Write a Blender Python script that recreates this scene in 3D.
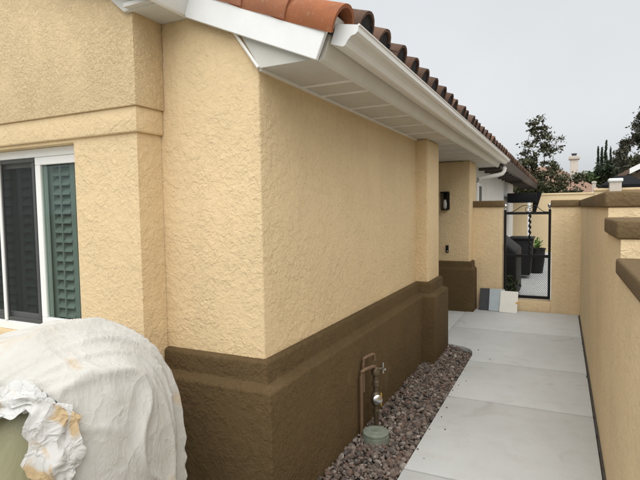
import bpy, bmesh, math, random
import numpy as np
from mathutils import Vector, Matrix, noise

for o in list(bpy.data.objects):
    bpy.data.objects.remove(o)
SC = bpy.context.scene
COL = SC.collection
R = math.radians

# ------------------------------------------------------------------ camera
cam = bpy.data.cameras.new('camera')
cam_o = bpy.data.objects.new('camera', cam)
COL.objects.link(cam_o)
cam.sensor_width = 36.0
cam.lens = 36.0 * 497.0 / 640.0
cam.clip_start = 0.05
cam.clip_end = 2000
EYE = 1.65
CM = [[0.8993573, 0.0131526, -0.4370166],
      [0.4369562, -0.0613905, 0.8973853],
      [-0.0150258, -0.9980272, -0.0609591]]
cam_o.matrix_world = Matrix.Translation((0, 0, EYE)) @ Matrix(
    [[r[0], -r[1], -r[2]] for r in CM]).to_4x4()
SC.camera = cam_o

# ------------------------------------------------------------------ light: bright overcast
SUN_ELEV, SUN_AZ = R(63), R(164)       # azimuth clockwise from +Y: behind the camera
world = bpy.data.worlds.new('World')
SC.world = world
world.use_nodes = True
nt = world.node_tree
nt.nodes.clear()
w_out = nt.nodes.new('ShaderNodeOutputWorld')
sky = nt.nodes.new('ShaderNodeTexSky')
sky.sky_type = 'NISHITA'
sky.sun_disc = False
sky.sun_elevation = SUN_ELEV
sky.sun_rotation = SUN_AZ
sky.air_density = 1.0
sky.dust_density = 4.0
hs = nt.nodes.new('ShaderNodeHueSaturation')
hs.inputs['Saturation'].default_value = 0.08
bg1 = nt.nodes.new('ShaderNodeBackground')
bg1.inputs['Strength'].default_value = 0.05
nt.links.new(sky.outputs[0], hs.inputs['Color'])
nt.links.new(hs.outputs[0], bg1.inputs['Color'])
# cloud deck: even pale grey with faint soft variation
tc = nt.nodes.new('ShaderNodeTexCoord')
cn = nt.nodes.new('ShaderNodeTexNoise')
cn.inputs['Scale'].default_value = 2.2
cn.inputs['Detail'].default_value = 4
cr = nt.nodes.new('ShaderNodeMapRange')
cr.inputs['From Min'].default_value = 0.3
cr.inputs['From Max'].default_value = 0.7
cr.inputs['To Min'].default_value = 0.90
cr.inputs['To Max'].default_value = 1.05
mixc = nt.nodes.new('ShaderNodeMix')
mixc.data_type = 'RGBA'
mixc.blend_type = 'MULTIPLY'
mixc.inputs['Factor'].default_value = 1.0
mixc.inputs['A'].default_value = (0.242, 0.256, 0.265, 1)
bg2 = nt.nodes.new('ShaderNodeBackground')
bg2.inputs['Strength'].default_value = 1.0
nt.links.new(tc.outputs['Generated'], cn.inputs['Vector'])
nt.links.new(cn.outputs['Fac'], cr.inputs['Value'])
nt.links.new(cr.outputs[0], mixc.inputs['B'])
nt.links.new(mixc.outputs['Result'], bg2.inputs['Color'])
addw = nt.nodes.new('ShaderNodeAddShader')
nt.links.new(bg1.outputs[0], addw.inputs[0])
nt.links.new(bg2.outputs[0], addw.inputs[1])
nt.links.new(addw.outputs[0], w_out.inputs['Surface'])

sun = bpy.data.lights.new('sun', 'SUN')
sun.energy = 1.5
sun.angle = R(98)
sun.color = (1.0, 0.985, 0.96)
sun_o = bpy.data.objects.new('sun', sun)
COL.objects.link(sun_o)
sdir = Vector((math.sin(SUN_AZ) * math.cos(SUN_ELEV), math.cos(SUN_AZ) * math.cos(SUN_ELEV), math.sin(SUN_ELEV)))
sun_o.rotation_euler = sdir.to_track_quat('Z', 'Y').to_euler()

SC.view_settings.view_transform = 'Standard'
SC.view_settings.look = 'None'
SC.view_settings.exposure = 0.90
SC.view_settings.gamma = 1.0
SC.view_settings.use_curve_mapping = False
SC.cycles.use_denoising = True
SC.cycles.max_bounces = 6
SC.cycles.transparent_max_bounces = 12
rnd = random.Random(7)

# ------------------------------------------------------------------ materials
def new_mat(name):
    m = bpy.data.materials.new(name)
    m.use_nodes = True
    n = m.node_tree
    return m, n, n.nodes['Principled BSDF']

def N(n, t, **kw):
    x = n.nodes.new(t)
    for k, v in kw.items():
        if hasattr(x, k) and k not in ('Scale',):
            setattr(x, k, v)
        else:
            x.inputs[k].default_value = v
    return x

def coords(n, which='Object', scale=(1, 1, 1)):
    t = N(n, 'ShaderNodeTexCoord')
    mp = N(n, 'ShaderNodeMapping')
    mp.inputs['Scale'].default_value = scale
    n.links.new(t.outputs[which], mp.inputs['Vector'])
    return mp.outputs[0]

def tex_noise(n, vec, scale, detail=3, rough=.55, dist=0.0):
    x = N(n, 'ShaderNodeTexNoise')
    x.inputs['Scale'].default_value = scale
    x.inputs['Detail'].default_value = detail
    x.inputs['Roughness'].default_value = rough
    x.inputs['Distortion'].default_value = dist
    n.links.new(vec, x.inputs['Vector'])
    return x.outputs['Fac']

def remap(n, v, a, b, c=0.0, d=1.0):
    x = N(n, 'ShaderNodeMapRange')
    for k, val in zip(('From Min', 'From Max', 'To Min', 'To Max'), (a, b, c, d)):
        x.inputs[k].default_value = val
    n.links.new(v, x.inputs['Value'])
    return x.outputs[0]

def math2(n, op, a, b):
    x = N(n, 'ShaderNodeMath')
    x.operation = op
    for i, v in enumerate((a, b)):
        if isinstance(v, (int, float)):
            x.inputs[i].default_value = v
        else:
            n.links.new(v, x.inputs[i])
    return x.outputs[0]

def mixcol(n, fac, a, b, blend='MIX'):
    x = N(n, 'ShaderNodeMix')
    x.data_type = 'RGBA'
    x.blend_type = blend
    if isinstance(fac, (int, float)):
        x.inputs['Factor'].default_value = fac
    else:
        n.links.new(fac, x.inputs['Factor'])
    for k, v in (('A', a), ('B', b)):
        if isinstance(v, tuple):
            x.inputs[k].default_value = (*v, 1) if len(v) == 3 else v
        else:
            n.links.new(v, x.inputs[k])
    return x.outputs['Result']

def bump(n, bs, h, strength, dist, prev=None):
    b = N(n, 'ShaderNodeBump')
    b.inputs['Strength'].default_value = strength
    b.inputs['Distance'].default_value = dist
    n.links.new(h, b.inputs['Height'])
    if prev is not None:
        n.links.new(prev, b.inputs['Normal'])
    n.links.new(b.outputs[0], bs.inputs['Normal'])
    return b.outputs[0]

def grey(v):
    return (v, v, v)

def stucco(name, col, relief=1.0, var=.08, dirt=None, scale=1.0, streak=.25, p2w=.45):
    m, n, bs = new_mat(name)
    v = coords(n)
    big = tex_noise(n, v, 1.3, 4)
    mid = tex_noise(n, v, 26, 3)
    c = mixcol(n, remap(n, big, .3, .7), tuple(x * (1 - var) for x in col), tuple(x * (1 + var * .6) for x in col))
    c = mixcol(n, remap(n, mid, .35, .7, 0, .35), c, tuple(x * .84 for x in col))
    st = tex_noise(n, coords(n, 'Object', (5, 5, .35)), 1.7, 5, .65)
    c = mixcol(n, remap(n, st, .50, .78, 0, streak), c, tuple(x * .72 for x in col))
    if dirt:
        d = tex_noise(n, v, 3.1, 6, .65)
        c = mixcol(n, remap(n, d, .56, .74, 0, .5), c, dirt)
    n.links.new(c, bs.inputs['Base Color'])
    bs.inputs['Roughness'].default_value = .92
    bs.inputs['Specular IOR Level'].default_value = .2
    p1 = remap(n, tex_noise(n, v, 15 * scale, 5, .6, .5), .47, .56)
    p2 = remap(n, tex_noise(n, v, 36 * scale, 4, .55, .7), .46, .60)
    grit = tex_noise(n, v, 130, 3, .6)
    h = math2(n, 'ADD', math2(n, 'MULTIPLY', p1, .42), math2(n, 'MULTIPLY', p2, p2w))
    h = math2(n, 'ADD', h, math2(n, 'MULTIPLY', grit, .36))
    h = math2(n, 'MULTIPLY', h, remap(n, tex_noise(n, v, 3.4, 3, .6, .5), .34, .62, .45, 1.1))
    bump(n, bs, h, .55 * relief, .012)
    return m

def paint(name, col, rough=.5, var=.05, b=.05, scale=8, spec=.4, metal=0):
    m, n, bs = new_mat(name)
    v = coords(n)
    f = tex_noise(n, v, scale, 5, .6)
    c = mixcol(n, remap(n, f, .3, .7), tuple(x * (1 - var) for x in col), tuple(min(1, x * (1 + var * .5)) for x in col))
    n.links.new(c, bs.inputs['Base Color'])
    bs.inputs['Roughness'].default_value = rough
    bs.inputs['Specular IOR Level'].default_value = spec
    bs.inputs['Metallic'].default_value = metal
    if b:
        bump(n, bs, tex_noise(n, v, scale * 12, 3), b, .004)
    return m

M = {}
M['stucco'] = stucco('tan stucco', (.71, .545, .325), 1.05, .06, p2w=.34)
M['stucco_fine'] = stucco('tan stucco, sandier coat', (.715, .55, .33), 1.2, .05, scale=1.9, p2w=.5)
M['stucco_wall'] = stucco('tan stucco boundary', (.77, .60, .37), .95, .07, dirt=(.66, .50, .295), streak=.4)  # same paint as the house, albedo lifted to offset weaker light here
M['brown'] = stucco('brown stucco', (.102, .067, .030), 1.1, .14, dirt=(.15, .105, .053))
M['brown_cap'] = stucco('brown cap stucco', (.155, .105, .052), .9, .14, dirt=(.22, .165, .10))
M['cream_wall'] = stucco('cream wall', (.70, .55, .34), .6, .05)
M['white_wall'] = stucco('off white wall', (.66, .63, .58), .5, .05)
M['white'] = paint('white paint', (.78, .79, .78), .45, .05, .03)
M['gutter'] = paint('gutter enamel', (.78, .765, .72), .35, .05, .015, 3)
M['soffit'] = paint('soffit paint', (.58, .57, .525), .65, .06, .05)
M['batten'] = paint('pale soffit strip', (.84, .83, .80), .6, .05, .03)
M['fascia'] = paint('fascia paint', (.70, .68, .62), .55, .07, .05, 4)
M['dark_fascia'] = paint('dark brown fascia', (.10, .082, .07), .6, .15, .08)
M['black'] = paint('black metal', (.010, .010, .010), .5, .1, .03, 8, .25)
M['black_cover'] = paint('black cover', (.009, .009, .010), .6, .2, .2, 6, .2)
M['vinyl'] = paint('white vinyl', (.80, .80, .77), .35, .03, .0)
M['screen_frame'] = paint('dark screen frame', (.07, .072, .072), .5, .05, .0)
M['louver'] = paint('shutter louver', (.25, .262, .245), .5, .05, .02)
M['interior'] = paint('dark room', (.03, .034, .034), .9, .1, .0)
M['valve_green'] = paint('weathered green plastic', (.20, .225, .18), .7, .2, .2, 20)
M['pipe_brown'] = paint('brown painted pipe', (.16, .10, .055), .5, .2, .1, 25)
M['bronze'] = paint('weathered brass', (.16, .125, .08), .45, .35, .15, 40, .5, .7)
M['steel'] = paint('steel', (.55, .56, .57), .25, .1, .05, 40, .5, 1.0)
M['yellow'] = paint('yellow tag', (.55, .34, .05), .5, .1, .0)
M['board_dark'] = paint('charcoal board', (.055, .058, .066), .7, .15, .1, 12)
M['board_blue'] = paint('pale blue board', (.42, .475, .50), .6, .10, .05, 12)
M['board_white'] = paint('cream board', (.74, .72, .66), .6, .06, .05, 12)
M['bark'] = paint('bark', (.10, .075, .055), .9, .3, .5, 14)
M['far_roof'] = paint('faded roof tile', (.25, .155, .11), .85, .25, .5, 9)
M['far_wall'] = paint('far wall', (.55, .49, .425), .9, .06, .1)
M['far_dark'] = paint('dark opening', (.05, .055, .06), .4, .2, .0)
M['gazebo'] = paint('dark canopy', (.012, .012, .013), .8, .15, .1, 8, .1)
M['joint'] = paint('dirty joint filler', (.075, .068, .058), .95, .4, .6, 18)
M['soil'] = paint('bare soil', (.10, .08, .06), .95, .35, .6, 5)
M['ground'] = paint('ground', (.17, .15, .11), .95, .35, .5, 1.5)
M['lamp_glass'] = paint('seeded lamp glass', (.62, .62, .58), .25, .05, .0)

def concrete():
    m, n, bs = new_mat('broom finished concrete')
    v = coords(n)
    big = tex_noise(n, v, .9, 5, .6, .4)
    mid = tex_noise(n, v, 5.5, 5, .65, .3)
    fine = tex_noise(n, v, 130, 2)
    c = mixcol(n, remap(n, big, .3, .72), (.46, .470, .462), (.54, .552, .545))
    c = mixcol(n, remap(n, mid, .5, .78, 0, .45), c, (.40, .385, .35))
    streak = tex_noise(n, coords(n, 'Object', (.6, 6, 1)), 1.6, 4, .6, .6)
    c = mixcol(n, remap(n, streak, .52, .75, 0, .2), c, (.59, .60, .592))
    c = mixcol(n, remap(n, fine, .35, .7, 0, .22), c, (.36, .35, .33))
    stain = tex_noise(n, v, 2.3, 3, .5, 1.2)
    c = mixcol(n, remap(n, stain, .62, .74, 0, .40), c, (.30, .28, .245))
    n.links.new(c, bs.inputs['Base Color'])
    bs.inputs['Roughness'].default_value = .85
    bs.inputs['Specular IOR Level'].default_value = .3
    br = tex_noise(n, coords(n, 'Object', (3, 160, 1)), 2.0, 2)
    h = math2(n, 'ADD', math2(n, 'MULTIPLY', br, .5), math2(n, 'MULTIPLY', fine, .5))
    bump(n, bs, h, .25, .003)
    return m
M['concrete'] = concrete()

def terracotta(name, cs, pale):
    m, n, bs = new_mat(name)
    v = coords(n)
    oi = N(n, 'ShaderNodeObjectInfo')
    rp = N(n, 'ShaderNodeValToRGB')
    e = rp.color_ramp.elements
    e[0].color = (*cs[0], 1)
    e[1].color = (*cs[1], 1)
    x = e.new(.35); x.color = (*cs[2], 1)
    x = e.new(.7); x.color = (*cs[3], 1)
    n.links.new(oi.outputs['Random'], rp.inputs['Fac'])
    f = tex_noise(n, v, 9, 6, .7, .4)
    c = mixcol(n, remap(n, f, .45, .75, 0, .6), rp.outputs[0], (.17, .085, .05))
    f2 = tex_noise(n, v, 30, 4, .7)
    c = mixcol(n, remap(n, f2, .55, .8, 0, .55), c, pale)
    n.links.new(c, bs.inputs['Base Color'])
    bs.inputs['Roughness'].default_value = .88
    bs.inputs['Specular IOR Level'].default_value = .25
    bump(n, bs, tex_noise(n, v, 60, 5, .7), .4, .005)
    return m
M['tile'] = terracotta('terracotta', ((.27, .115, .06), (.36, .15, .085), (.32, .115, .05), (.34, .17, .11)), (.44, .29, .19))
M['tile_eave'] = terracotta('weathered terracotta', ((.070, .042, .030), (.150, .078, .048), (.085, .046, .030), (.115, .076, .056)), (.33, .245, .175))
M['tile_dark'] = paint('dark underlay and tile shade', (.025, .022, .022), .95, .3, .3, 20)  # near-black colour puts in the shade inside tile ends and between covers

def gravel_mat():
    m, n, bs = new_mat('mixed river stone')
    g = N(n, 'ShaderNodeNewGeometry')
    rp = N(n, 'ShaderNodeValToRGB')
    rp.color_ramp.interpolation = 'CONSTANT'
    cols = [(.125, .086, .066), (.175, .135, .110), (.072, .058, .050), (.225, .182, .150), (.13, .12, .11),
            (.150, .090, .064), (.28, .245, .21), (.092, .070, .058), (.19, .145, .115), (.40, .36, .315)]
    ps = [0, .14, .30, .42, .52, .62, .72, .78, .88, .965]
    e = rp.color_ramp.elements
    e[0].color = (*cols[0], 1)
    e[1].position = ps[1]; e[1].color = (*cols[1], 1)
    for p, c in zip(ps[2:], cols[2:]):
        x = e.new(p); x.color = (*c, 1)
    n.links.new(g.outputs['Random Per Island'], rp.inputs['Fac'])
    v = coords(n)
    f = tex_noise(n, v, 90, 4, .7)
    c = mixcol(n, remap(n, f, .35, .7, 0, .45), rp.outputs[0], (.10, .074, .060))
    n.links.new(c, bs.inputs['Base Color'])
    bs.inputs['Roughness'].default_value = .75
    bump(n, bs, f, .3, .003)
    return m
M['gravel'] = gravel_mat()

def leaf_mat(name, c1, c2):
    m, n, bs = new_mat(name)
    g = N(n, 'ShaderNodeNewGeometry')
    c = mixcol(n, g.outputs['Random Per Island'], c1, c2)
    n.links.new(c, bs.inputs['Base Color'])
    bs.inputs['Roughness'].default_value = .6
    bs.inputs['Specular IOR Level'].default_value = .25
    return m
M['leaf_olive'] = leaf_mat('olive leaves', (.030, .038, .016), (.085, .085, .040))
M['leaf_green'] = leaf_mat('green leaves', (.025, .05, .015), (.075, .11, .035))
M['leaf_dark'] = leaf_mat('dark leaves', (.014, .026, .012), (.035, .05, .022))
M['leaf_grey'] = leaf_mat('greyed leaves', (.030, .034, .022), (.075, .076, .050))
M['leaf_bright'] = leaf_mat('strap leaves', (.10, .19, .04), (.20, .30, .08))

def cloth_mat():
    m, n, bs = new_mat('paint spotted canvas')
    v = coords(n)
    big = tex_noise(n, v, 4.0, 4)
    c = mixcol(n, remap(n, big, .3, .7), (.455, .435, .39), (.525, .515, .485))
    st = tex_noise(n, v, 3.3, 5, .62, .5)
    c = mixcol(n, remap(n, st, .58, .68, 0, .75), c, (.52, .40, .25))
    st2 = tex_noise(n, v, 6.1, 4, .6, .5)
    c = mixcol(n, remap(n, st2, .62, .70, 0, .35), c, (.40, .38, .34))
    n.links.new(c, bs.inputs['Base Color'])
    bs.inputs['Roughness'].default_value = .9
    bs.inputs['Specular IOR Level'].default_value = .15
    mp = N(n, 'ShaderNodeMapping')
    mp.inputs['Rotation'].default_value = (.2, .75, .3)
    mp.inputs['Scale'].default_value = (1.3, 1.3, .7)
    n.links.new(v, mp.inputs['Vector'])
    def crease(sc, dist, e):
        x = math2(n, 'ABSOLUTE', math2(n, 'SUBTRACT', tex_noise(n, mp.outputs[0], sc, 2, .45, dist), .5), 0)
        x = math2(n, 'SUBTRACT', 1.0, math2(n, 'MULTIPLY', x, 4.0))
        return math2(n, 'POWER', math2(n, 'MAXIMUM', x, 0.0), e)
    h = math2(n, 'ADD', crease(3.6, .35, 3.0), math2(n, 'MULTIPLY', crease(9, .5, 3.0), .55))
    h = math2(n, 'ADD', h, math2(n, 'MULTIPLY', crease(26, .8, 2.0), .22))
    b1 = bump(n, bs, h, .26, .018)
    bump(n, bs, tex_noise(n, v, 700, 1), .12, .001, b1)
    return m
M['cloth'] = cloth_mat()

def stained_mat():
    m, n, bs = new_mat('tan stained canvas')
    v = coords(n)
    st = tex_noise(n, v, 5.0, 3, .5, .4)
    c = mixcol(n, remap(n, st, .44, .50), (.47, .35, .20), (.53, .525, .505))
    n.links.new(c, bs.inputs['Base Color'])
    bs.inputs['Roughness'].default_value = .9
    r2 = tex_noise(n, v, 15, 3, .5, .7)
    x = math2(n, 'SUBTRACT', 1.0, math2(n, 'MULTIPLY', math2(n, 'ABSOLUTE', math2(n, 'SUBTRACT', r2, .5), 0), 4.0))
    bump(n, bs, math2(n, 'POWER', math2(n, 'MAXIMUM', x, 0.0), 2.5), .5, .012)
    return m
M['cloth_stained'] = stained_mat()

def plastic_mat():
    m, n, bs = new_mat('olive plastic cover')
    v = coords(n)
    f = tex_noise(n, v, 3, 4, .6, .5)
    c = mixcol(n, remap(n, f, .35, .65), (.235, .225, .125), (.33, .315, .20))
    n.links.new(c, bs.inputs['Base Color'])
    bs.inputs['Roughness'].default_value = .42
    r = tex_noise(n, coords(n, 'Object', (3, 3, 1)), 3.4, 4, .55, 1.2)
    r = math2(n, 'ABSOLUTE', math2(n, 'SUBTRACT', r, .5), 0)
    bump(n, bs, r, .25, .05)
    return m
M['plastic'] = plastic_mat()

def glass_mat(name, tint, refl=1.0):
    m, n, bs = new_mat(name)
    n.nodes.remove(bs)
    out = n.nodes['Material Output']
    tr = N(n, 'ShaderNodeBsdfTransparent')
    tr.inputs[0].default_value = (*tint, 1)
    gl = N(n, 'ShaderNodeBsdfGlossy')
    gl.inputs['Roughness'].default_value = .02
    gl.inputs[0].default_value = (.85 * refl, .95 * refl, .92 * refl, 1)
    lw = N(n, 'ShaderNodeLayerWeight')
    lw.inputs['Blend'].default_value = .5
    pw_ = math2(n, 'POWER', lw.outputs['Facing'], 4.0)
    fac = math2(n, 'ADD', math2(n, 'MULTIPLY', pw_, .75), .045)
    mx = N(n, 'ShaderNodeMixShader')
    n.links.new(fac, mx.inputs[0])
    n.links.new(tr.outputs[0], mx.inputs[1])
    n.links.new(gl.outputs[0], mx.inputs[2])
    n.links.new(mx.outputs[0], out.inputs['Surface'])
    return m
M['glass'] = glass_mat('tinted window glass', (.80, .865, .84))

def screen_mat():
    m, n, bs = new_mat('insect screen')
    out = n.nodes['Material Output']
    bs.inputs['Base Color'].default_value = (.012, .013, .013, 1)
    bs.inputs['Roughness'].default_value = .7
    tr = N(n, 'ShaderNodeBsdfTransparent')
    mx = N(n, 'ShaderNodeMixShader')
    mx.inputs[0].default_value = .42
    n.links.new(tr.outputs[0], mx.inputs[1])
    n.links.new(bs.outputs[0], mx.inputs[2])
    n.links.new(mx.outputs[0], out.inputs['Surface'])
    return m
M['screen'] = screen_mat()

# ------------------------------------------------------------------ mesh helpers
class MB:
    def __init__(s):
        s.v, s.f = [], []
    def add(s, v, f):
        b = len(s.v)
        s.v += [tuple(p) for p in v]
        s.f += [tuple(i + b for i in q) for q in f]
        return s
    def box(s, x0, x1, y0, y1, z0, z1):
        v = [(x, y, z) for z in (z0, z1) for y in (y0, y1) for x in (x0, x1)]
        return s.add(v, [(0, 2, 3, 1), (4, 5, 7, 6), (0, 1, 5, 4), (2, 6, 7, 3), (0, 4, 6, 2), (1, 3, 7, 5)])
    def prism(s, poly, axis, a, b):
        n = len(poly)
        def P(p, t):
            return {'y': (p[0], t, p[1]), 'z': (p[0], p[1], t), 'x': (t, p[0], p[1])}[axis]
        v = [P(p, a) for p in poly] + [P(p, b) for p in poly]
        f = [(i, (i + 1) % n, n + (i + 1) % n, n + i) for i in range(n)]
        f += [tuple(range(n)), tuple(range(2 * n - 1, n - 1, -1))]
        return s.add(v, f)
    def tube(s, pts, r, n=10, cap=True):
        pts = [Vector(p) for p in pts]
        m = len(pts)
        rs = r if isinstance(r, (list, tuple)) else [r] * m
        v, f = [], []
        up = Vector((0, 0, 1))
        for i, p in enumerate(pts):
            t = (pts[min(i + 1, m - 1)] - pts[max(i - 1, 0)]).normalized()
            u = t.cross(up)
            if u.length < .05:
                u = t.cross(Vector((1, 0, 0)))
            u.normalize()
            w = u.cross(t).normalized()
            for k in range(n):
                a = 2 * math.pi * k / n
                v.append(p + (u * math.cos(a) + w * math.sin(a)) * rs[i])
        for i in range(m - 1):
            for k in range(n):
                f.append((i * n + k, i * n + (k + 1) % n, (i + 1) * n + (k + 1) % n, (i + 1) * n + k))
        if cap:
            f.append(tuple(range(n - 1, -1, -1)))
            f.append(tuple(range((m - 1) * n, m * n)))
        return s.add(v, f)
    def lathe(s, prof, c=(0, 0, 0), n=24, axis=Vector((0, 0, 1))):
        q = Vector((0, 0, 1)).rotation_difference(Vector(axis))
        v, f = [], []
        m = len(prof)
        for r, z in prof:
            for k in range(n):
                a = 2 * math.pi * k / n
                v.append(q @ Vector((r * math.cos(a), r * math.sin(a), z)) + Vector(c))
        for i in range(m - 1):
            for k in range(n):
                f.append((i * n + k, i * n + (k + 1) % n, (i + 1) * n + (k + 1) % n, (i + 1) * n + k))
        f.append(tuple(range(n - 1, -1, -1)))
        f.append(tuple(range((m - 1) * n, m * n)))
        return s.add(v, f)
    def mesh(s, name, mat, bevel=0, segs=2, smooth=None, fixn=True):
        me = bpy.data.meshes.new(name)
        me.from_pydata(s.v, [], s.f)
        bm = bmesh.new()
        bm.from_mesh(me)
        if fixn:
            bmesh.ops.recalc_face_normals(bm, faces=bm.faces)
        if bevel:
            es = [e for e in bm.edges if len(e.link_faces) == 2 and e.calc_face_angle(0) > .5]
            bmesh.ops.bevel(bm, geom=es, offset=bevel, segments=segs, profile=.5, affect='EDGES', clamp_overlap=True)
        bm.to_mesh(me)
        bm.free()
        if smooth is not None or bevel:
            me.polygons.foreach_set('use_smooth', [True] * len(me.polygons))
            me.set_sharp_from_angle(angle=smooth if smooth else .6)
        if mat:
            me.materials.append(M[mat])
        return me
    def build(s, name, mat, parent=None, **kw):
        return link(name, s.mesh(name, mat, **kw), parent)

def link(name, me, parent=None):
    o = bpy.data.objects.new(name, me)
    COL.objects.link(o)
    if parent is not None:
        o.parent = parent
        o.matrix_parent_inverse = parent_inv(parent)
    return o

def parent_inv(p):
    # meshes are written in world coordinates; only an Empty carries an offset
    return Matrix.Translation(-Vector(p.location)) if p.type == 'EMPTY' else Matrix.Identity(4)

def tag(o, label, cat=None, group=None, kind=None):
    o['label'] = label
    if cat:
        o['category'] = cat
    if group:
        o['group'] = group
    if kind:
        o['kind'] = kind
    return o

def thing(name, label, cat, loc=(0, 0, 0), group=None):
    o = bpy.data.objects.new(name, None)
    COL.objects.link(o)
    o.location = loc
    o.empty_display_size = .1
    return tag(o, label, cat, group)

def sweep(path, prof, closed_ends=True):
    """profile (offset outward to the right of travel, z) swept round a plan polyline with mitres"""
    pts = [Vector(p) for p in path]
    n = len(pts)
    nrm = []
    for i in range(n - 1):
        d = (pts[i + 1] - pts[i]).normalized()
        nrm.append(Vector((d.y, -d.x)))
    rows = []
    for off, z in prof:
        row = []
        for i, p in enumerate(pts):
            if i == 0:
                q = p + nrm[0] * off
            elif i == n - 1:
                q = p + nrm[-1] * off
            else:
                b = nrm[i - 1] + nrm[i]
                q = p + b * (off / b.dot(nrm[i]))
            row.append((q.x, q.y, z))
        rows.append(row)
    mb = MB()
    m = len(prof)
    v = [p for row in rows for p in row]
    f = []
    for j in range(m - 1):
        for i in range(n - 1):
            f.append((j * n + i, j * n + i + 1, (j + 1) * n + i + 1, (j + 1) * n + i))
    if closed_ends:
        f.append(tuple(j * n for j in range(m)))
        f.append(tuple(j * n + n - 1 for j in reversed(range(m))))
    return mb.add(v, f)

# ================================================================== GROUND, PATH
g = MB().add([(-600, -600, -.16), (600, -600, -.16), (600, 900, -.16), (-600, 900, -.16)], [(0, 1, 2, 3)]).build('ground', 'ground')
tag(g, 'bare ground around and beyond the houses', 'ground', kind='structure')

PX0, PX1 = -.885, .242
path = MB().box(-1.35, .256, 6.0, 8.62, -.155, -.03).box(PX0 + .02, .256, -4, 6.0, -.155, -.0301).build('path', 'soil')
tag(path, 'pale concrete side path running to the gate', 'path', kind='structure')
def slab(poly, parent=path):
    return MB().prism(poly, 'z', -.10, 0.0).build('slab', 'concrete', parent, bevel=.007, segs=2)
ys = [-3.9, -2.6, -1.45, -.3, .75, 1.85, 2.98, 4.33, 5.45]
G = .0065
for i in range(len(ys) - 1):
    slab([(PX0, ys[i] + G), (PX1, ys[i] + G), (PX1, ys[i + 1] - G), (PX0, ys[i + 1] - G)])
slab([(PX0, 5.45 + G), (PX1, 5.45 + G), (PX1, 6.95 - G), (-1.345, 6.95 - G), (-1.345, 6.06), (-1.15, 6.02),
      (-1.02, 5.97), (-.945, 5.90), (-.905, 5.80), (PX0, 5.66)])
slab([(-1.345, 6.95 + G), (PX1, 6.95 + G), (PX1, 8.39), (-1.345, 8.39)])
jf = MB()
jv, yq = [], -3.9
while yq < 8.39:
    jv.append((yq, PX1 + .006 - .020 * max(0, noise.fractal(Vector((yq * 7, 3, 0)), .7, 2, 5) + .12)))
    yq += .025
jf.add([(x_, y_, .0015) for y_, x_ in jv] + [(BXW, y_, .0015) for y_, x_ in jv for BXW in (.2615,)],
       [(k_, k_ + 1, len(jv) + k_ + 1, len(jv) + k_) for k_ in range(len(jv) - 1)])
jf.build('joint_filler', 'joint', path)
porch = MB().box(-3.6, -1.354, 5.6, 8.4, -.155, -.004).build('porch_floor', 'concrete', bevel=.007)
tag(porch, 'concrete porch floor beside the entry recess', 'floor', kind='structure')
yard = MB().box(-1.42, 1.4, 8.64, 19.6, -.155, .0).build('yard_paving', 'concrete')
tag(yard, 'concrete paving beyond the black gate', 'paving', kind='structure')
bed = MB().box(-1.42, PX0, -4, 6.05, -.155, -.045).build('gravel_bed', 'soil')
tag(bed, 'soil strip under the gravel beside the house', 'soil', kind='structure')
apron = MB().box(-5.5, -1.42, -4, 2.1, -.155, -.02).build('patio', 'concrete')
tag(apron, 'concrete patio under the covered pile by the window', 'patio', kind='structure')

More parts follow.
